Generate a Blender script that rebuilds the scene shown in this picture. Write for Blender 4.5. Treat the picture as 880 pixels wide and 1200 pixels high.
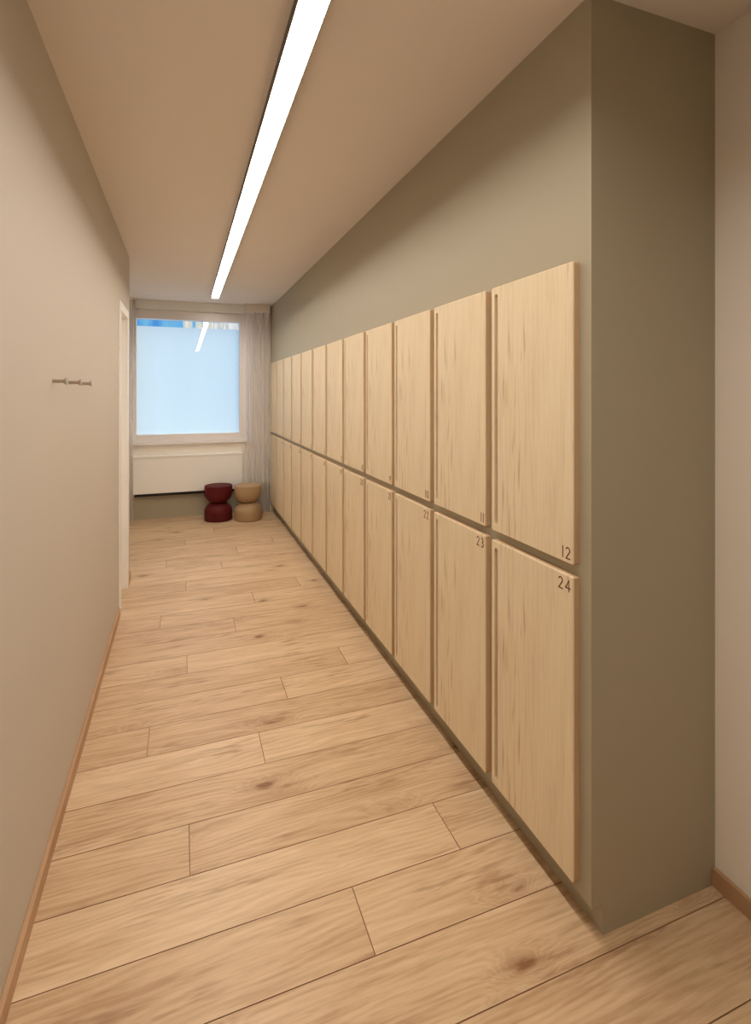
import bpy, bmesh, math, random
from mathutils import Vector, Matrix

for o in list(bpy.data.objects):
    bpy.data.objects.remove(o, do_unlink=True)
scn = bpy.context.scene
COL = scn.collection
S = 1.05                       # metres per plan unit (camera to locker face)

# ---------------------------------------------------------------- camera
CAM_H = 1.4305 * S
F_PX, YAW, HORIZON = 610.9, 0.3531, 460.3
cam = bpy.data.cameras.new('camera')
cam.sensor_fit = 'HORIZONTAL'
cam.sensor_width = 36.0
cam.lens = F_PX * 36.0 / 880.0
cam.shift_y = -(600.0 - HORIZON) / 880.0
cam.clip_start = 0.02
camo = bpy.data.objects.new('camera', cam)
camo.location = (0, 0, CAM_H)
camo.rotation_euler = (math.pi / 2, 0, -YAW)
COL.objects.link(camo)
scn.camera = camo

# ---------------------------------------------------------------- view + world
scn.view_settings.view_transform = 'Standard'
scn.view_settings.look = 'None'
scn.view_settings.gamma = 1.0
scn.view_settings.use_curve_mapping = False
EXPOSURE = 0.02
scn.view_settings.exposure = EXPOSURE
LAMP_COLOR = (1.0, 0.905, 0.80)
LAMP_STRENGTH = 44.0
SKY_STRENGTH = 1.0

w = bpy.data.worlds.new('sky')
scn.world = w
w.use_nodes = True
nt = w.node_tree
nt.nodes.clear()
wo = nt.nodes.new('ShaderNodeOutputWorld')
bg = nt.nodes.new('ShaderNodeBackground')
tc = nt.nodes.new('ShaderNodeTexCoord')
mp = nt.nodes.new('ShaderNodeMapping')
mp.inputs['Scale'].default_value = (24.0, 24.0, 5.0)
mp.inputs['Location'].default_value = (1.3, 0.0, 0.0)
nz = nt.nodes.new('ShaderNodeTexNoise')
nz.inputs['Scale'].default_value = 1.6
nz.inputs['Detail'].default_value = 3.0
sx = nt.nodes.new('ShaderNodeSeparateXYZ')
ad = nt.nodes.new('ShaderNodeMath'); ad.operation = 'MULTIPLY_ADD'
ad.inputs[1].default_value = 3.2
cr = nt.nodes.new('ShaderNodeValToRGB')
SKY_BANDS = [(0.25, (0.07, 0.30, 0.72)), (0.40, (0.18, 0.50, 0.80)), (0.50, (0.12, 0.42, 0.80)), (0.54, (0.55, 0.68, 0.70)),
             (0.60, (0.68, 0.68, 0.58)), (0.66, (0.86, 0.86, 0.84)), (0.72, (0.50, 0.54, 0.53)), (0.80, (0.80, 0.84, 0.86))]
while len(cr.color_ramp.elements) < len(SKY_BANDS): cr.color_ramp.elements.new(0.5)
for _e, (_p, _c) in zip(cr.color_ramp.elements, SKY_BANDS):
    _e.position = _p; _e.color = (*_c, 1)
nt.links.new(tc.outputs['Generated'], mp.inputs['Vector'])
nt.links.new(mp.outputs['Vector'], nz.inputs['Vector'])
nt.links.new(tc.outputs['Generated'], sx.inputs['Vector'])
nt.links.new(sx.outputs['X'], ad.inputs[0])
nt.links.new(nz.outputs[0], ad.inputs[2])
nt.links.new(ad.outputs[0], cr.inputs['Fac'])
mr = nt.nodes.new('ShaderNodeMapRange')
mr.inputs['From Min'].default_value = 0.18; mr.inputs['From Max'].default_value = 0.45
mxs = nt.nodes.new('ShaderNodeMixRGB')
mxs.inputs[2].default_value = (1.55, 2.0, 2.2, 1)
nt.links.new(sx.outputs['Z'], mr.inputs['Value'])
nt.links.new(mr.outputs[0], mxs.inputs[0])
nt.links.new(cr.outputs['Color'], mxs.inputs[1])
nt.links.new(mxs.outputs[0], bg.inputs['Color'])
bg.inputs['Strength'].default_value = SKY_STRENGTH
nt.links.new(bg.outputs[0], wo.inputs['Surface'])

# ---------------------------------------------------------------- plan dimensions (units of S)
H = 2.4744
XL, XR = -0.391, 1.4529        # left wall face, right wall face
YC, YF = 1.0827, 6.4333        # near corner of the locker pier, window wall
YB = -2.9                      # wall behind the camera
XW = -0.74                     # unseen side wall, set close in to bounce light onto the far end
Y_END = 4.44                   # end of the left wall
PITCH, Y0 = 0.4335, 1.107      # lockers
PL_Z, PL_REC = 0.0824, 0.0375
MID_Z, TOP_Z = 0.951, 1.80

# ---------------------------------------------------------------- helpers
def link(o, parent=None):
    COL.objects.link(o)
    if parent is not None:
        o.parent = parent
    return o

def build(name, bm, mat, parent=None, smooth=False, kind=None):
    me = bpy.data.meshes.new(name)
    bmesh.ops.recalc_face_normals(bm, faces=bm.faces)
    bm.to_mesh(me); bm.free()
    for m in (mat if isinstance(mat, (list, tuple)) else [mat]):
        me.materials.append(m)
    if smooth:
        for p in me.polygons: p.use_smooth = True
    o = bpy.data.objects.new(name, me)
    if kind: o['kind'] = kind
    return link(o, parent)

def empty(name, loc):
    o = bpy.data.objects.new(name, None)
    o.location = loc
    o.empty_display_size = 0.1
    return link(o)

def tag(o, label, cat, group=None):
    o['label'] = label; o['category'] = cat
    if group: o['group'] = group
    return o

def box(bm, x0, x1, y0, y1, z0, z1, bevel=0.0, seg=2, k=S):
    r = bmesh.ops.create_cube(bm, size=1.0)
    vs = r['verts']
    for v in vs:
        v.co = Vector(((x0 if v.co.x < 0 else x1) * k, (y0 if v.co.y < 0 else y1) * k, (z0 if v.co.z < 0 else z1) * k))
    if bevel > 0:
        es = list({e for v in vs for e in v.link_edges})
        bmesh.ops.bevel(bm, geom=es, offset=bevel, segments=seg, profile=0.5, affect='EDGES')
    return bm

def lathe(bm, prof, n=48, axis='Z', origin=(0, 0, 0)):
    """prof: list of (radius, height)"""
    rings = []
    for r, h in prof:
        if r < 1e-6:
            rings.append([bm.verts.new((0, 0, h))])
        else:
            rings.append([bm.verts.new((r * math.cos(2 * math.pi * i / n), r * math.sin(2 * math.pi * i / n), h)) for i in range(n)])
    for a, b in zip(rings, rings[1:]):
        for i in range(n):
            j = (i + 1) % n
            if len(a) == 1: bm.faces.new((a[0], b[i], b[j]))
            elif len(b) == 1: bm.faces.new((a[i], a[j], b[0]))
            else: bm.faces.new((a[i], a[j], b[j], b[i]))
    M = Matrix.Identity(3)
    if axis == 'X': M = Matrix.Rotation(math.pi / 2, 3, 'Y')
    for ring in rings:
        for v in ring:
            v.co = M @ v.co + Vector(origin)
    return bm

# ---------------------------------------------------------------- materials
def new_mat(name):
    m = bpy.data.materials.new(name)
    m.use_nodes = True
    nt = m.node_tree
    b = nt.nodes['Principled BSDF']
    return m, nt, b

def plain(name, col, rough=0.6, spec=0.5, metal=0.0, bump=0.0, bscale=300.0, var=0.0):
    m, nt, b = new_mat(name)
    b.inputs['Base Color'].default_value = (*col, 1)
    b.inputs['Roughness'].default_value = rough
    b.inputs['Metallic'].default_value = metal
    b.inputs['Specular IOR Level'].default_value = spec
    if bump or var:
        t = nt.nodes.new('ShaderNodeTexCoord')
        n = nt.nodes.new('ShaderNodeTexNoise')
        n.inputs['Scale'].default_value = bscale
        n.inputs['Detail'].default_value = 3
        nt.links.new(t.outputs['Object'], n.inputs['Vector'])
        if bump:
            bp = nt.nodes.new('ShaderNodeBump')
            bp.inputs['Strength'].default_value = bump
            bp.inputs['Distance'].default_value = 0.001
            nt.links.new(n.outputs[0], bp.inputs['Height'])
            nt.links.new(bp.outputs[0], b.inputs['Normal'])
        if var:
            n2 = nt.nodes.new('ShaderNodeTexNoise')
            n2.inputs['Scale'].default_value = 1.7
            n2.inputs['Detail'].default_value = 4
            nt.links.new(t.outputs['Object'], n2.inputs['Vector'])
            mx = nt.nodes.new('ShaderNodeMixRGB'); mx.blend_type = 'MIX'
            mx.inputs[1].default_value = (*[c * (1 - var) for c in col], 1)
            mx.inputs[2].default_value = (*[min(1, c * (1 + var)) for c in col], 1)
            nt.links.new(n2.outputs[0], mx.inputs[0])
            nt.links.new(mx.outputs[0], b.inputs['Base Color'])
    return m

class N:
    """small node-graph helper"""
    def __init__(s, nt): s.nt = nt
    def _in(s, sock, v):
        if v is None: return
        if hasattr(v, 'is_linked') or hasattr(v, 'links'): s.nt.links.new(v, sock)
        else: sock.default_value = v
    def math(s, op, a, b=None, c=None, clamp=False):
        n = s.nt.nodes.new('ShaderNodeMath'); n.operation = op; n.use_clamp = clamp
        s._in(n.inputs[0], a)
        if b is not None: s._in(n.inputs[1], b)
        if c is not None: s._in(n.inputs[2], c)
        return n.outputs[0]
    def mapping(s, vec, scale, loc=(0, 0, 0)):
        n = s.nt.nodes.new('ShaderNodeMapping')
        s.nt.links.new(vec, n.inputs['Vector'])
        n.inputs['Scale'].default_value = scale
        n.inputs['Location'].default_value = loc
        return n.outputs[0]
    def noise(s, vec, scale=1.0, detail=3.0, rough=0.5, dist=0.0):
        n = s.nt.nodes.new('ShaderNodeTexNoise')
        s.nt.links.new(vec, n.inputs['Vector'])
        n.inputs['Scale'].default_value = scale
        n.inputs['Detail'].default_value = detail
        n.inputs['Roughness'].default_value = rough
        n.inputs['Distortion'].default_value = dist
        return n.outputs[0]
    def ramp(s, v, stops):
        n = s.nt.nodes.new('ShaderNodeValToRGB')
        e = n.color_ramp.elements
        while len(e) < len(stops): e.new(0.5)
        for el, (p, c) in zip(e, stops):
            el.position = p
            el.color = (*c, 1) if isinstance(c, tuple) else (c, c, c, 1)
        s.nt.links.new(v, n.inputs['Fac'])
        return n.outputs['Color']
    def mix(s, fac, a, b, mode='MIX'):
        n = s.nt.nodes.new('ShaderNodeMixRGB'); n.blend_type = mode
        s._in(n.inputs[0], fac)
        for k, v in ((1, a), (2, b)):
            if isinstance(v, tuple): n.inputs[k].default_value = (*v, 1)
            else: s.nt.links.new(v, n.inputs[k])
        return n.outputs[0]

def wood(name, axis, dark, mid, light, knot, rough=0.45, ring=26.0, knots=0.75, plank_attr=False,
         streak=0.0, contrast=1.0, k_scale=(1.5, 5.0), ringw=0.08, phase=50.0,
         s_scale=(5.0, 75.0), c_scale=(2.2, 6.0), s_thr=(0.57, 0.70), c_thr=(0.46, 0.62)):
    """axis: grain direction 'X','Y' or 'Z' in object space"""
    m, nt, b = new_mat(name)
    g = N(nt)
    t = nt.nodes.new('ShaderNodeTexCoord')
    sp = nt.nodes.new('ShaderNodeSeparateXYZ')
    nt.links.new(t.outputs['Object'], sp.inputs[0])
    al = sp.outputs[axis]
    ac = {'X': 'Y', 'Y': 'X', 'Z': 'Y'}[axis]
    ac = sp.outputs[ac]
    th = sp.outputs[{'X': 'Z', 'Y': 'Z', 'Z': 'X'}[axis]]
    cb = nt.nodes.new('ShaderNodeCombineXYZ')
    if plank_attr:
        at = nt.nodes.new('ShaderNodeAttribute'); at.attribute_name = 'plank'
        rnd = at.outputs['Fac']
        al2 = g.math('ADD', al, g.math('MULTIPLY', rnd, 41.0))
        ac2 = g.math('ADD', ac, g.math('MULTIPLY', rnd, 17.3))
    else:
        rnd = None; al2, ac2 = al, ac
    nt.links.new(al2, cb.inputs[0]); nt.links.new(ac2, cb.inputs[1]); nt.links.new(th, cb.inputs[2])
    v = cb.outputs[0]
    # knots
    vo = nt.nodes.new('ShaderNodeTexVoronoi')
    vo.inputs['Scale'].default_value = 1.0
    vo.inputs['Randomness'].default_value = 1.0
    kv = g.mapping(v, (k_scale[0], k_scale[1], 0.0))
    wob = g.noise(g.mapping(v, (11, 34, 1)), 1.0, 3.0)
    nt.links.new(kv, vo.inputs['Vector'])
    d = g.math('ADD', vo.outputs['Distance'], g.math('MULTIPLY', g.math('SUBTRACT', wob, 0.5), 0.30))
    kn = g.math('POWER', 2.718, g.math('MULTIPLY', g.math('MULTIPLY', d, d), -26.0))
    # ring phase
    n1 = g.noise(g.mapping(v, (0.75, 4.0, 1)), 1.0, 3.0, 0.45)
    n2 = g.noise(g.mapping(v, (3.0, 16.0, 1)), 1.0, 3.0, 0.55)
    ph = g.math('ADD', g.math('MULTIPLY', ac2, ring), g.math('MULTIPLY', n1, phase))
    ph = g.math('ADD', ph, g.math('MULTIPLY', n2, 6.0))
    ph = g.math('ADD', ph, g.math('MULTIPLY', kn, 22.0 * knots))
    rg = g.math('MULTIPLY_ADD', g.math('SINE', ph), 0.5, 0.5)
    # fibres and clouds
    fb = g.noise(g.mapping(v, (5.0, 120.0, 1)), 1.0, 5.0, 0.7)
    cl = g.noise(g.mapping(v, (2.2, 15.0, 1)), 1.0, 6.0, 0.65, 0.5)
    f = g.math('MULTIPLY', rg, ringw)
    f = g.math('ADD', f, g.math('MULTIPLY', fb, 0.38))
    f = g.math('ADD', f, g.math('MULTIPLY', cl, 0.56))
    f = g.math('MULTIPLY_ADD', g.math('SUBTRACT', f, 0.47 + ringw / 2), contrast, 0.5, clamp=True)
    if rnd is not None:
        f = g.math('ADD', f, g.math('MULTIPLY', g.math('SUBTRACT', rnd, 0.5), 0.22), clamp=True)
    colr = g.ramp(f, [(0.18, dark), (0.5, mid), (0.82, light)])
    if streak:
        s1 = g.noise(g.mapping(v, (s_scale[0], s_scale[1], 1), (3.1, 1.7, 0)), 1.0, 2.0, 0.5)
        s2 = g.noise(g.mapping(v, (c_scale[0], c_scale[1], 1), (9.1, 2.2, 0)), 1.0, 1.0, 0.5)
        st = g.math('MULTIPLY', g.ramp(s1, [(s_thr[0], 0.0), (s_thr[1], 1.0)]), g.ramp(s2, [(c_thr[0], 0.0), (c_thr[1], 1.0)]))
        colr = g.mix(g.math('MULTIPLY', st, streak), colr, knot)
    kf = g.math('ADD', g.math('MULTIPLY', g.math('POWER', kn, 9.0), knots * 0.75), g.math('MULTIPLY', g.math('MULTIPLY', kn, cl), knots * 0.50))
    kf = g.math('MULTIPLY', kf, g.math('MULTIPLY_ADD', fb, 0.9, 0.45), clamp=True)
    # only some cells carry a knot
    sc = nt.nodes.new('ShaderNodeSeparateColor')
    nt.links.new(vo.outputs['Color'], sc.inputs[0])
    kf = g.math('MULTIPLY', kf, g.math('GREATER_THAN', sc.outputs[0], 0.22))
    colr = g.mix(kf, colr, knot)
    nt.links.new(colr, b.inputs['Base Color'])
    b.inputs['Roughness'].default_value = rough
    b.inputs['Specular IOR Level'].default_value = 0.35
    bp = nt.nodes.new('ShaderNodeBump')
    bp.inputs['Strength'].default_value = 0.12
    bp.inputs['Distance'].default_value = 0.001
    nt.links.new(fb, bp.inputs['Height'])
    nt.links.new(bp.outputs[0], b.inputs['Normal'])
    return m

M = {}
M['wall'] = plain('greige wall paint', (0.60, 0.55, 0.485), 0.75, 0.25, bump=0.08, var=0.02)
M['wall_right'] = plain('beige wall paint', (0.92, 0.86, 0.77), 0.75, 0.25, bump=0.08, var=0.02)
M['ceiling'] = plain('ceiling paint', (0.87, 0.80, 0.745), 0.85, 0.2, bump=0.05)
M['olive'] = plain('olive taupe laminate', (0.42, 0.375, 0.272), 0.5, 0.35, bump=0.03, var=0.02)
M['white'] = plain('white lacquer', (0.93, 0.91, 0.88), 0.45, 0.4)
M['cream'] = plain('cream radiator paint', (0.93, 0.91, 0.87), 0.4, 0.4)
M['black'] = plain('black gap shade', (0.012, 0.011, 0.010), 0.6)  # near-black that paints the shade in the gap under the radiator
M['frame'] = plain('window frame grey white', (0.88, 0.84, 0.84), 0.4, 0.4)
M['metal'] = plain('brushed nickel', (0.50, 0.43, 0.35), 0.35, 0.5, metal=1.0)
M['housing'] = plain('lamp housing aluminium', (0.15, 0.13, 0.11), 0.5, 0.4)
M['num'] = plain('engraved number brown', (0.15, 0.042, 0.02), 0.6, 0.2)
M['groove'] = plain('groove wood', (0.40, 0.22, 0.10), 0.6, 0.2)
M['red'] = plain('oxblood lacquer', (0.10, 0.006, 0.008), 0.6, 0.25, bump=0.1, bscale=400)
M['tan'] = plain('tan stool paint', (0.40, 0.27, 0.15), 0.5, 0.4, bump=0.1, bscale=400)
M['floor'] = wood('oak floor', 'X', (0.47, 0.30, 0.165), (0.63, 0.445, 0.27), (0.75, 0.565, 0.37), (0.25, 0.12, 0.05),
                  rough=0.42, plank_attr=True, contrast=1.9, ring=260, ringw=0.08, phase=70.0, streak=0.55, knots=1.4, k_scale=(2.2, 4.6),
                  s_scale=(8.0, 60.0), c_scale=(2.2, 9.0), s_thr=(0.47, 0.66), c_thr=(0.53, 0.66))
M['seam'] = plain('floor seam', (0.36, 0.21, 0.115), 0.8)
M['skirt'] = wood('oak skirting', 'Y', (0.36, 0.20, 0.10), (0.48, 0.29, 0.16), (0.58, 0.38, 0.23), (0.3, 0.15, 0.07), knots=0.2)
M['door'] = wood('light oak door', 'Z', (0.66, 0.51, 0.32), (0.80, 0.665, 0.455), (0.87, 0.75, 0.55), (0.44, 0.27, 0.14),
                 rough=0.5, knots=0.5, streak=0.6, contrast=1.15, ring=260, ringw=0.07, k_scale=(1.6, 4.0))

M['door_edge'] = wood('light oak door side', 'Z', (0.55, 0.36, 0.20), (0.64, 0.44, 0.26), (0.70, 0.51, 0.32), (0.40, 0.23, 0.11), knots=0.1)  # browner oak tone for the side faces of the doors

def emission(name, col, st):
    m = bpy.data.materials.new(name); m.use_nodes = True
    nt = m.node_tree; nt.nodes.clear()
    e = nt.nodes.new('ShaderNodeEmission'); o = nt.nodes.new('ShaderNodeOutputMaterial')
    e.inputs[0].default_value = (*col, 1); e.inputs[1].default_value = st
    nt.links.new(e.outputs[0], o.inputs[0])
    return m
M['lamp'] = emission('lamp diffuser', LAMP_COLOR, LAMP_STRENGTH)

def pane_mat():
    m = bpy.data.materials.new('window glass'); m.use_nodes = True
    nt = m.node_tree; nt.nodes.clear()
    o = nt.nodes.new('ShaderNodeOutputMaterial')
    tr = nt.nodes.new('ShaderNodeBsdfTransparent'); gl = nt.nodes.new('ShaderNodeBsdfGlossy')
    gl.inputs['Roughness'].default_value = 0.004
    fr = nt.nodes.new('ShaderNodeFresnel'); fr.inputs[0].default_value = 1.5
    mx = nt.nodes.new('ShaderNodeMixShader')
    nt.links.new(fr.outputs[0], mx.inputs[0]); nt.links.new(tr.outputs[0], mx.inputs[1]); nt.links.new(gl.outputs[0], mx.inputs[2])
    nt.links.new(mx.outputs[0], o.inputs[0])
    return m
M['glass'] = pane_mat()

def film_mat():
    m = bpy.data.materials.new('frosted film'); m.use_nodes = True
    nt = m.node_tree; nt.nodes.clear()
    g = N(nt)
    o = nt.nodes.new('ShaderNodeOutputMaterial')
    t = nt.nodes.new('ShaderNodeBsdfTranslucent'); d = nt.nodes.new('ShaderNodeBsdfDiffuse')
    tc = nt.nodes.new('ShaderNodeTexCoord')
    n = g.noise(g.mapping(tc.outputs['Object'], (3.0, 1.0, 0.15)), 1.0, 2.0)
    c = g.mix(n, (0.86, 0.90, 0.90), (0.94, 0.95, 0.94))
    nt.links.new(c, t.inputs[0]); d.inputs[0].default_value = (0.5, 0.5, 0.5, 1)
    mx = nt.nodes.new('ShaderNodeMixShader'); mx.inputs[0].default_value = 0.15
    nt.links.new(t.outputs[0], mx.inputs[1]); nt.links.new(d.outputs[0], mx.inputs[2])
    nt.links.new(mx.outputs[0], o.inputs[0])
    return m
M['film'] = film_mat()

def sheer_mat():
    m = bpy.data.materials.new('sheer fabric'); m.use_nodes = True
    nt = m.node_tree; nt.nodes.clear()
    g = N(nt)
    o = nt.nodes.new('ShaderNodeOutputMaterial')
    tr = nt.nodes.new('ShaderNodeBsdfTransparent')
    d = nt.nodes.new('ShaderNodeBsdfDiffuse'); d.inputs[0].default_value = (0.95, 0.92, 0.95, 1)
    t = nt.nodes.new('ShaderNodeBsdfTranslucent'); t.inputs[0].default_value = (0.80, 0.77, 0.78, 1)
    m1 = nt.nodes.new('ShaderNodeMixShader'); m1.inputs[0].default_value = 0.5
    nt.links.new(d.outputs[0], m1.inputs[1]); nt.links.new(t.outputs[0], m1.inputs[2])
    m2 = nt.nodes.new('ShaderNodeMixShader'); m2.inputs[0].default_value = 0.44
    nt.links.new(tr.outputs[0], m2.inputs[1]); nt.links.new(m1.outputs[0], m2.inputs[2])
    nt.links.new(m2.outputs[0], o.inputs[0])
    return m
M['sheer'] = sheer_mat()

# ---------------------------------------------------------------- floor: planks in one mesh
def make_floor():
    bm = bmesh.new()
    lay = bm.faces.layers.float.new('plank')
    PW, SEAM0, L = 0.1977, 1.0449, 1.60
    offs = {0: -0.61, 1: 0.458, 2: 0.815, 3: 0.018, 4: -0.50, 5: 0.297}
    offs[0] = -0.135
    gap = 0.0014
    rng = random.Random(11)
    r0 = int(math.floor((YB - SEAM0) / PW)) - 1
    r1 = int(math.ceil((YF - SEAM0) / PW)) + 1
    xa, xb = XW - 0.05, XR + 0.02
    for r in range(r0, r1):
        y0, y1 = SEAM0 + r * PW, SEAM0 + (r + 1) * PW
        y0c, y1c = max(y0 + gap, YB - .02), min(y1 - gap, YF + .02)
        if y1c <= y0c: continue
        x = offs[r % 6] - 3 * L
        while x < xb:
            a, b_ = max(x + gap, xa), min(x + L - gap, xb)
            rv = rng.random()
            if b_ > a:
                g = 0.0008
                top = [bm.verts.new((p[0] * S, p[1] * S, 0)) for p in ((a, y0c), (b_, y0c), (b_, y1c), (a, y1c))]
                low = [bm.verts.new((p[0] * S, p[1] * S, -0.004)) for p in ((a - g, y0c - g), (b_ + g, y0c - g), (b_ + g, y1c + g), (a - g, y1c + g))]
                fs = [bm.faces.new(top)]
                for i in range(4):
                    j = (i + 1) % 4
                    fs.append(bm.faces.new((top[i], low[i], low[j], top[j])))
                for f in fs: f[lay] = rv
                for f in fs[1:]: f.material_index = 1
            x += L
    n0 = len(bm.faces)
    box(bm, xa - .03, xb + .03, YB - .05, YF + .05, -0.06, -0.0035)
    bm.faces.ensure_lookup_table()
    for f in bm.faces[n0:]: f.material_index = 1
    return build('floor', bm, [M['floor'], M['seam']], kind='structure')
make_floor()

# ---------------------------------------------------------------- room shell
T = 0.14
bm = bmesh.new(); box(bm, XW - T, XR + T, YB - T, YF + T, H, H + 0.1)
build('ceiling', bm, M['ceiling'], kind='structure')

# left wall with its doorway
DY0, DY1, DZ = 3.745, 4.205, 1.985
bm = bmesh.new()
box(bm, XL - T, XL, YB, DY0, 0, H)
box(bm, XL - T, XL, DY1, Y_END, 0, H)
box(bm, XL - T, XL, DY0, DY1, DZ, H)
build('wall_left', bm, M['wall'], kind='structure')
bm = bmesh.new(); box(bm, XW - T, XW, YB, YF, 0, H)
build('wall_unseen_left', bm, M['wall_right'], kind='structure')  # out of view, given the pale paint to brighten the far end
bm = bmesh.new(); box(bm, XR, XR + T, YB, YF, 0, H)
build('wall_right', bm, M['wall_right'], kind='structure')
bm = bmesh.new(); box(bm, XW - T, XR + T, YB - T, YB, 0, H)
build('wall_back', bm, M['wall_right'], kind='structure')

# window wall
GX0, GX1, GZ0, GZ1 = -0.497, 0.630, 0.955, 2.272     # glass
HX0, HX1, HZ0, HZ1 = GX0 - 0.075, GX1 + 0.10, GZ0 - 0.085, GZ1 + 0.095
bm = bmesh.new()
box(bm, XW - T, HX0, YF, YF + 0.2, 0, H)
box(bm, HX1, XR + T, YF, YF + 0.2, 0, H)
box(bm, HX0, HX1, YF, YF + 0.2, 0, HZ0)
box(bm, HX0, HX1, YF, YF + 0.2, HZ1, H)
build('wall_window', bm, M['wall_right'], kind='structure')
bm = bmesh.new(); box(bm, XW, 0.99, YF - 0.012, YF - 0.0005, 0, 0.335, 0.001, 1)
build('trim_2', bm, M['olive'], kind='structure')

# locker wall: bulkhead, end pier and recessed plinth
bm = bmesh.new(); box(bm, 1.0, XR, YC, YF, TOP_Z, H)
build('wall_above_lockers', bm, M['olive'], kind='structure')
bm = bmesh.new(); box(bm, 1.0, XR, YC, Y0, PL_Z, TOP_Z)
build('wall_locker_end', bm, M['olive'], kind='structure')
bm = bmesh.new(); box(bm, 1.0, XR, Y0 + 12 * PITCH, YF, PL_Z, TOP_Z)
build('wall_locker_far_end', bm, M['olive'], kind='structure')
bm = bmesh.new(); box(bm, 1.0 + PL_REC, XR, YC, YF, 0, PL_Z)
build('baseboard_lockers', bm, M['olive'], kind='structure')

# skirting boards
def skirt(name, x0, x1, y0, y1):
    bm = bmesh.new(); box(bm, x0, x1, y0, y1, 0.0, 0.052, 0.002, 2)
    return build(name, bm, M['skirt'], kind='structure')
skirt('baseboard_left', XL, XL + 0.013, YB, DY0 - 0.042)
skirt('baseboard_left_end', XL, XL + 0.013, DY1 + 0.042, Y_END)
skirt('baseboard_right', XR - 0.013, XR, YB, YC)

# ---------------------------------------------------------------- doorway on the left
bm = bmesh.new()
c = 0.042
JT = 0.012
for (y0, y1) in ((DY0 - c, DY0 + JT), (DY1 - JT, DY1 + c)):
    box(bm, XL, XL + 0.012, y0, y1, 0, DZ + c, 0.0015, 1)
box(bm, XL, XL + 0.012, DY0 + JT, DY1 - JT, DZ - JT, DZ + c, 0.0015, 1)
box(bm, XL - T, XL, DY0, DY0 + JT, 0, DZ)
box(bm, XL - T, XL, DY1 - JT, DY1, 0, DZ)
box(bm, XL - T, XL, DY0 + JT, DY1 - JT, DZ - JT, DZ)
d1 = build('door_1', bm, M['white'], kind='structure')
bm = bmesh.new(); box(bm, XL - T + .002, XL - T + 0.04, DY0 + JT + .002, DY1 - JT - .002, 0.006, DZ - JT - .002, 0.002, 1)
build('door_leaf', bm, M['white'], d1)
bm = bmesh.new()
lathe(bm, [(0, 0), (0.024, 0), (0.024, 0.006), (0.009, 0.008), (0.009, 0.045), (0, 0.045)], 20, 'X', ((XL - T + 0.04) * S, (DY0 + 0.07) * S, 1.0))
box(bm, (XL - T + .04) * S + .034, (XL - T + .04) * S + .048, (DY0 + .065) * S, (DY0 + .065) * S + .12, 0.992, 1.008, 0.003, 2, k=1)
build('door_handle', bm, M['metal'], d1)

bm = bmesh.new(); box(bm, -0.50, 0.99, YF - 0.06, YF - 0.0005, H - 0.100, H - 0.0005, 0.002, 1)
build('trim_1', bm, M['white'], kind='structure')

# ---------------------------------------------------------------- window
bm = bmesh.new()
fy0, fy1 = YF - 0.012, YF + 0.10
def frame_bar(bm, x0, x1, z0, z1, a=fy0, b_=fy1, bv=0.003): box(bm, x0, x1, a, b_, z0, z1, bv, 1)
frame_bar(bm, HX0, GX0, HZ0, HZ1); frame_bar(bm, GX1, HX1, HZ0, HZ1)
frame_bar(bm, GX0, GX1, HZ0, GZ0); frame_bar(bm, GX0, GX1, GZ1, HZ1)
win = build('window_1', bm, M['frame'], kind='structure')
bm = bmesh.new()
box(bm, HX1 + 0.001, HX1 + 0.058, YF - 0.02, YF, HZ0, HZ1, 0.003, 1)
build('side_trim', bm, M['white'], win)
bm = bmesh.new(); box(bm, HX0 - 0.02, HX1 + 0.06, YF - 0.05, YF + 0.02, HZ0 - 0.028, HZ0 - 0.001, 0.004, 2)
build('window_sill', bm, M['frame'], win)
gy = YF + 0.035
bm = bmesh.new()
vs = [bm.verts.new((x * S, gy * S, z * S)) for x, z in ((GX0, GZ0), (GX1, GZ0), (GX1, GZ1), (GX0, GZ1))]
bm.faces.new(vs)
build('window_pane', bm, M['glass'], win)
FZ = GZ1 - 0.082
bm = bmesh.new()
vs = [bm.verts.new((x * S, (gy + 0.006) * S, z * S)) for x, z in ((GX0, GZ0), (GX1, GZ0), (GX1, FZ), (GX0, FZ))]
bm.faces.new(vs)
build('frosted_film', bm, M['film'], win)

# ---------------------------------------------------------------- radiator cover under the window
RX0, RX1, RZ0, RZ1 = -0.525, 0.660, 0.300, 0.715
RY = YF - 0.075
rad = empty('radiator_cover', ((RX0 + RX1) / 2 * S, RY * S, RZ0 * S))
tag(rad, 'low cream white radiator panel on the wall under the window', 'radiator')
def local(o, root):
    o.matrix_parent_inverse = Matrix.Translation(-Vector(root.location))
    return o
bm = bmesh.new(); box(bm, RX0, RX1, RY - 0.02, RY + 0.002, RZ0, RZ1 - 0.012, 0.003, 2)
local(build('front_panel', bm, M['cream'], rad), rad)
bm = bmesh.new(); box(bm, RX0 - .004, RX1 + .004, RY - 0.026, YF - 0.001, RZ1 - 0.0115, RZ1 + 0.006, 0.003, 2)
local(build('top_ledge', bm, M['white'], rad), rad)
for x0, x1 in ((RX0, RX0 + 0.015), (RX1 - 0.015, RX1)):
    bm = bmesh.new()
    box(bm, x0, x1, RY + 0.0022, YF - 0.0125, RZ0, RZ1 - 0.012, 0.001, 1)
    local(build('side_panel', bm, M['cream'], rad), rad)
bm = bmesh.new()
box(bm, RX0 + 0.016, RX1 - 0.016, RY + 0.003, YF - 0.0125, RZ0 - 0.032, RZ0 + 0.012)  # black block and bars standing in for the shaded gap below the panel
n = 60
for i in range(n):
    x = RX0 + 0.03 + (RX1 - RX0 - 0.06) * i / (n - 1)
    box(bm, x - .002, x + .002, RY - 0.003, RY + 0.003, RZ0 - 0.032, RZ0 - 0.001)
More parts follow.
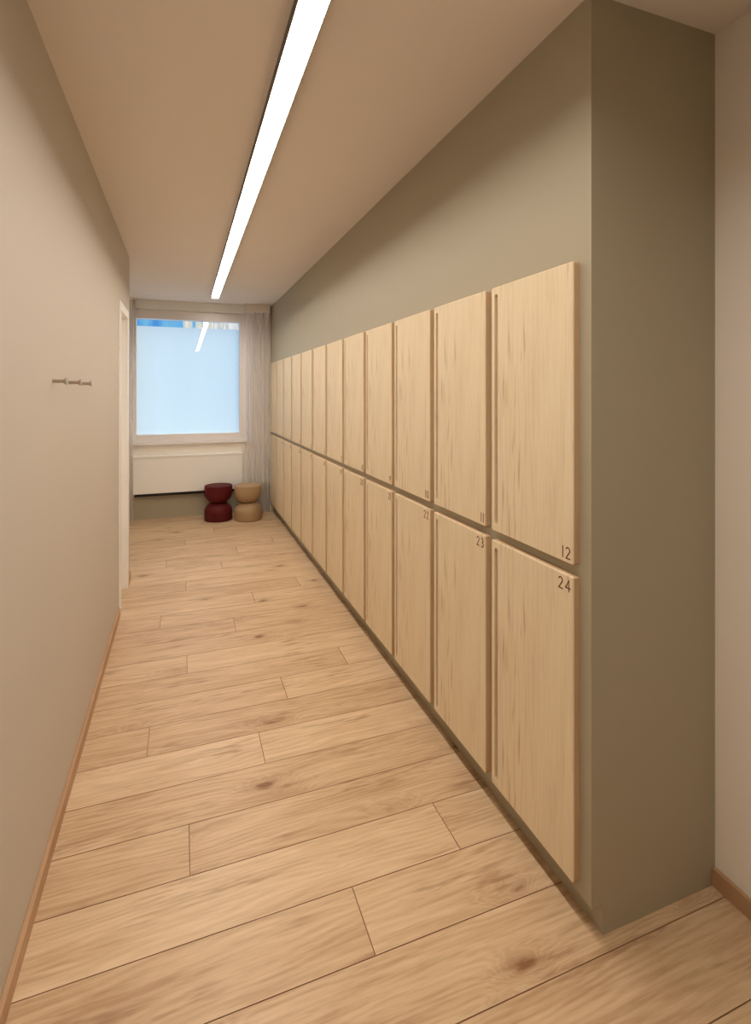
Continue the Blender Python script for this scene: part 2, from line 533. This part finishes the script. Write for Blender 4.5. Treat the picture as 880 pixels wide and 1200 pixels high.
local(build('gap_shade', bm, M['black'], rad), rad)

# ---------------------------------------------------------------- sheer curtains
def curtain(name, x0, x1, z0, z1, y, folds, amp, label):
    root = empty(name, ((x0 + x1) / 2 * S, y * S, z0 * S))
    tag(root, label, 'curtain')
    rng = random.Random(int(x1 * 100))
    bm = bmesh.new()
    nx, nzz = folds * 14, 26
    ph = [rng.uniform(-.5, .5) for _ in range(8)]
    grid = []
    for j in range(nzz + 1):
        tz = j / nzz
        row = []
        for i in range(nx + 1):
            tx = i / nx
            a = amp * (1.15 - 0.35 * tz)
            yy = y + a * math.sin(tx * folds * 2 * math.pi + 0.5 * math.sin(tx * 5 + ph[0] + tz * 0.8)) \
                 + 0.25 * a * math.sin(tx * folds * 4.7 + ph[1] * 4 + tz)
            xx = x0 + (x1 - x0) * (tx + 0.01 * math.sin(tz * 3 + tx * 11))
            row.append(bm.verts.new((xx * S, yy * S, (z0 + (z1 - z0) * tz) * S)))
        grid.append(row)
    for j in range(nzz):
        for i in range(nx):
            bm.faces.new((grid[j][i], grid[j][i + 1], grid[j + 1][i + 1], grid[j + 1][i]))
    local(build('fabric', bm, M['sheer'], root, smooth=True), root)
    bm = bmesh.new(); box(bm, x0 - .01, x1 + .005, y - 0.022, y + 0.022, z1 - 0.002, H - 0.0005, 0.002, 1)
    local(build('curtain_track', bm, M['ceiling'], root), root)
    return root
curtain('sheer_curtain', 0.690, 0.965, 0.012, H - 0.095, YF - 0.155, 5, 0.020,
        'sheer white curtain gathered between the window and the lockers')
curtain('sheer_curtain', -0.68, -0.515, 0.012, H - 0.02, YF - 0.155, 4, 0.020,
        'narrow sheer white curtain hanging at the left edge of the window')

# ---------------------------------------------------------------- linear ceiling lamp
LX0, LX1, LZ, LYA, LYB = 0.2790, 0.3550, 1.4305 + 1.010, -0.7, 5.85
lamp = empty('linear_ceiling_lamp', ((LX0 + LX1) / 2 * S, (LYA + LYB) / 2 * S, LZ * S))
tag(lamp, 'long glowing white linear lamp mounted along the ceiling', 'ceiling lamp')
e = 0.0025
bm = bmesh.new()
box(bm, LX0 - e, LX0, LYA, LYB, LZ, H)
box(bm, LX1, LX1 + e, LYA, LYB, LZ, H)
box(bm, LX0, LX1, LYA, LYB, H - 0.0045, H - 0.0005)
local(build('housing', bm, M['housing'], lamp), lamp)
bm = bmesh.new(); box(bm, LX0, LX1, LYA + .004, LYB - .004, LZ + 0.0250, LZ + 0.029)
local(build('diffuser', bm, M['lamp'], lamp), lamp)
for y in (LYA, LYB):
    bm = bmesh.new(); box(bm, LX0 - e, LX1 + e, y - 0.004, y + 0.004, LZ - 0.0002, H - 0.0005, 0.001, 1)
    local(build('end_cap', bm, M['housing'], lamp), lamp)

# ---------------------------------------------------------------- lockers
DW = 0.395 * S                    # door width
DT = 0.020 * S                    # door thickness
BODY_D = XR - 1.0

def door_mesh(h):
    """door seen from -X; local origin = lower far/left corner on the carcass face; y runs to the near edge (negative)."""
    # local frame: x outwards is -X; y from 0 (far/left edge) to -DW (near/right edge); z up
    bm = bmesh.new()
    R, n, rb = 0.007, 5, 0.0035
    def outline(inset, x):
        pts = []
        r = max(R - inset, 0.0008)
        for cy, cz, a0 in ((-DW + R, R, 180), (-R, R, 270), (-R, h - R, 0), (-DW + R, h - R, 90)):
            for i in range(n + 1):
                a = math.radians(a0 + 90 * i / n)
                ox = 0
                yy = cy + math.cos(a) * r
                zz = cz + math.sin(a) * r
                pts.append(bm.verts.new((x, yy, zz)))
        return pts
    # note: cy for a0=180 is the -DW side
    rings = [outline(0, 0.0)]
    for i in range(4):
        a = math.radians(90 * i / 3)
        rings.append(outline(rb * (1 - math.cos(a)), -(DT - rb + rb * math.sin(a))))
    m_ = len(rings[0])
    for k_, (a, b_) in enumerate(zip(rings, rings[1:])):
        for i in range(m_):
            j = (i + 1) % m_
            f = bm.faces.new((a[i], a[j], b_[j], b_[i]))
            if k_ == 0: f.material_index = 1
    bm.faces.new(rings[0])
    # slot in the front face
    sy, sw = -0.0275 * S, 0.0095 * S
    s0, s1 = 0.024 * S, h - 0.024 * S
    def slot(x):
        pts = []
        for i in range(9):
            a = math.radians(180 + 180 * i / 8)
            pts.append(bm.verts.new((x, sy + sw * math.cos(a), s0 + sw + sw * math.sin(a))))
        for i in range(9):
            a = math.radians(180 * i / 8)
            pts.append(bm.verts.new((x, sy + sw * math.cos(a), s1 - sw + sw * math.sin(a))))
        return pts
    a = slot(-DT); b_ = slot(-DT + 0.014)
    k = len(a)
    for i in range(k):
        j = (i + 1) % k
        bm.faces.new((a[i], a[j], b_[j], b_[i]))
    edges = []
    for ring in (rings[-1], a):
        for i in range(len(ring)):
            ed = bm.edges.get((ring[i], ring[(i + 1) % len(ring)]))
            edges.append(ed)
    bmesh.ops.triangle_fill(bm, edges=edges, use_beauty=True)
    # slot bottom mesh separately
    bm2 = bmesh.new()
    vv = [bm2.verts.new(v.co + Vector((-0.0004, 0, 0))) for v in b_]
    ctr = [bm2.verts.new((v.co.x + 0.0012, v.co.y, v.co.z)) for v in vv]
    bm2.faces.new(vv); bm2.faces.new(list(reversed(ctr)))
    for i in range(k):
        j = (i + 1) % k
        bm2.faces.new((vv[i], vv[j], ctr[j], ctr[i]))
    return bm, bm2

# digits drawn as strokes in a box of width w and height 1
def arc(cx, cy, rx, ry, a0, a1, n=10):
    return [(cx + rx * math.cos(math.radians(a0 + (a1 - a0) * i / n)), cy + ry * math.sin(math.radians(a0 + (a1 - a0) * i / n))) for i in range(n + 1)]
DIG = {
 '0': (0.60, [arc(.30, .5, .25, .46, 90, 450, 22)]),
 '1': (0.16, [[(.08, 0.0), (.08, 1.0)]]),
 '2': (0.60, [arc(.28, .72, .22, .24, 165, -35, 12) + [(.06, .04), (.56, .04)]]),
 '3': (0.56, [arc(.26, .75, .19, .21, 150, -80, 10) + [(.22, .53)] , [(.24, .53)] + arc(.25, .28, .24, .25, 85, -140, 12)]),
 '4': (0.64, [[(.46, 0.0), (.46, .98), (.05, .30), (.62, .30)]]),
 '5': (0.54, [[(.48, .96), (.16, .96), (.13, .58)] + arc(.23, .31, .25, .27, 100, -140, 12)]),
 '6': (0.60, [[(.46, .98), (.18, .58)] + arc(.30, .30, .25, .26, 150, 510, 20)]),
 '7': (0.56, [[(.04, .96), (.52, .96), (.18, 0.0)]]),
 '8': (0.56, [arc(.28, .75, .18, .21, -90, 270, 18), arc(.28, .28, .23, .25, 90, 450, 20)]),
 '9': (0.60, [arc(.30, .68, .25, .26, -30, 330, 20) + [(.52, .56), (.16, .02)]]),
}
def number_mesh(txt, h, right_y, base_z, x):
    """text whose right edge is at y = right_y (towards -Y), read from -X side."""
    gapd = 0.26 * h
    wid = sum(DIG[c_][0] * h for c_ in txt) + gapd * (len(txt) - 1)
    bm = bmesh.new()
    cur = right_y + wid            # left edge, +Y is left when looking along +X
    t = 0.056 * h
    for c_ in txt:
        wd, strokes = DIG[c_]
        for st in strokes:
            pts = [Vector((p[0] * h, p[1] * h)) for p in st]
            # drop duplicates
            q = [pts[0]]
            for p in pts[1:]:
                if (p - q[-1]).length > 1e-5: q.append(p)
            L_, R_ = [], []
            for i, p in enumerate(q):
                d0 = (q[i] - q[i - 1]).normalized() if i > 0 else None
                d1_ = (q[i + 1] - q[i]).normalized() if i < len(q) - 1 else None
                if d0 is None: d0 = d1_
                if d1_ is None: d1_ = d0
                nrm = Vector((-(d0 + d1_).y, (d0 + d1_).x))
                if nrm.length < 1e-6: nrm = Vector((-d0.y, d0.x))
                nrm.normalize()
                kk = max(0.5, abs(nrm.dot(Vector((-d0.y, d0.x)))))
                L_.append(p + nrm * t / kk); R_.append(p - nrm * t / kk)
            for front, xx in ((True, x - 0.0005),):
                vl = [bm.verts.new((xx, cur - p.x, base_z + p.y)) for p in L_]
                vr = [bm.verts.new((xx, cur - p.x, base_z + p.y)) for p in R_]
                wl = [bm.verts.new((x + 0.0004, cur - p.x, base_z + p.y)) for p in L_]
                wr = [bm.verts.new((x + 0.0004, cur - p.x, base_z + p.y)) for p in R_]
            for i in range(len(q) - 1):
                for A, B in ((vl, vr), (vr, wr), (wr, wl), (wl, vl)):
                    bm.faces.new((A[i], A[i + 1], B[i + 1], B[i]))
            bm.faces.new((vl[0], vr[0], wr[0], wl[0])); bm.faces.new((vl[-1], wl[-1], wr[-1], vr[-1]))
        cur -= wd * h + gapd
    return bm

def make_mesh(name, bm, mat):
    me = bpy.data.meshes.new(name)
    bmesh.ops.recalc_face_normals(bm, faces=bm.faces)
    bm.to_mesh(me); bm.free()
    for m in (mat if isinstance(mat, tuple) else (mat,)): me.materials.append(m)
    return me

UP0, UP1 = 0.967, 1.784
LO0, LO1 = 0.113, 0.935
kinds = {}
for row, (dz0, dz1, bz0, bz1) in {'upper': (UP0, UP1, MID_Z, TOP_Z), 'lower': (LO0, LO1, PL_Z, MID_Z)}.items():
    db, gb = door_mesh((dz1 - dz0) * S)
    bb = bmesh.new(); box(bb, 0, BODY_D, -PITCH, 0, 0, bz1 - bz0)
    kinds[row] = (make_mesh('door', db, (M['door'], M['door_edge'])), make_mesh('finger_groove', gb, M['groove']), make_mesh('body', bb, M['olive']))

ORD = ['nearest', 'second', 'third', 'fourth', 'fifth', 'sixth', 'seventh', 'eighth', 'ninth', 'tenth', 'eleventh', 'farthest']
for row, (dz0, dz1, bz0, bz1) in {'upper': (UP0, UP1, MID_Z, TOP_Z), 'lower': (LO0, LO1, PL_Z, MID_Z)}.items():
    dm, gm, bo = kinds[row]
    for i in range(12):
        num = (12 if row == 'upper' else 24) - i
        yl = Y0 + (i + 1) * PITCH          # far edge of this bay
        root = empty('locker', (1.0 * S, yl * S, bz0 * S))
        if i == 0: place = 'nearest locker of the %s row' % row
        elif i == 11: place = 'farthest locker of the %s row, by the curtain' % row
        else: place = '%s locker from the near end of the %s row' % (ORD[i], row)
        if num in (12, 24, 11, 23, 10, 22):
            lab = 'light oak locker door numbered %d, %s' % (num, place)
        else:
            lab = 'light oak locker door, %s' % place
        tag(root, lab, 'locker', 'lockers in the %s row' % row)
        b_ = bpy.data.objects.new('body', bo); link(b_, root)
        d_ = bpy.data.objects.new('door', dm)
        d_.location = (0, -0.0185 * S, (dz0 - bz0) * S); link(d_, root)
        g_ = bpy.data.objects.new('finger_groove', gm); link(g_, d_)
        h = 0.0325 * S
        zb = 0.0115 * S if row == 'upper' else (dz1 - dz0) * S - 0.0125 * S - h
        nb = number_mesh(str(num), h, -DW + 0.0105 * S, zb, -DT)
        link(bpy.data.objects.new('locker_number', make_mesh('locker_number', nb, M['num'])), d_)

# ---------------------------------------------------------------- stools
def stool(x, y, mat, label):
    root = empty('hourglass_stool', (x * S, y * S, 0))
    tag(root, label, 'stool', None)
    R, Ht = 0.152 * S, 0.392 * S
    zc = 0.505 * Ht
    wr = 0.070 * S
    low = [(0, 0.0005), (R * 0.93, 0.0005), (R * 0.975, 0.005), (R, 0.02), (R * 1.0, zc * 0.50)]
    for i in range(1, 11):
        a = math.radians(90 * i / 10)
        low.append((wr + (R - wr) * math.cos(a), zc * 0.50 + zc * 0.50 * (0.6 * math.sin(a) + 0.4 * i / 10)))
    low.append((0, zc))
    bm = bmesh.new(); lathe(bm, low, 56)
    o = build('base', bm, mat, root, smooth=True)
    up = [(0, zc + .0002), (wr, zc + .0002)]
    for i in range(1, 11):
        a = math.radians(90 * i / 10)
        up.append((wr + (R - wr) * math.sin(a), zc + (Ht - zc) * 0.62 * (0.6 * (1 - math.cos(a)) + 0.4 * i / 10)))
    up += [(R * 1.0, Ht - 0.012), (R * 0.992, Ht - 0.005), (R * 0.96, Ht - 0.0012), (R * 0.93, Ht - 0.0005)]
    up.append((0, Ht - 0.0005))
    bm = bmesh.new(); lathe(bm, up, 56)
    o = build('seat', bm, mat, root, smooth=True)
    for ob in root.children:
        md = ob.modifiers.new('edge', 'EDGE_SPLIT'); md.split_angle = math.radians(50)
    return root
stool(0.372, 6.13, M['red'], 'dark red hourglass stool standing in front of the radiator')
stool(0.686, 6.03, M['tan'], 'tan hourglass stool standing beside the curtain and the lockers')

# ---------------------------------------------------------------- coat hooks on the left wall
HZ = 1.468
WORDS = ['nearest the camera', 'middle of the three', 'farthest of the three']
for k, y in enumerate((1.915, 2.165, 2.405)):
    root = empty('coat_hook', (XL * S, y * S, HZ * S))
    tag(root, 'small round metal coat hook on the left wall, ' + WORDS[k], 'coat hook', 'coat hooks on the left wall')
    L = 0.040 * S
    bm = bmesh.new()
    lathe(bm, [(0, 0.0), (0.0062, 0.0), (0.0062, L * 0.72), (0, L * 0.72)], 24, 'X')
    build('peg', bm, M['metal'], root, smooth=False)
    bm = bmesh.new()
    lathe(bm, [(0, L * .72), (0.0062, L * .72), (0.0075, L * .8), (0.0125, L * .93), (0.0135, L * .97), (0.0130, L), (0, L)], 24, 'X')
    build('knob', bm, M['metal'], root, smooth=False)
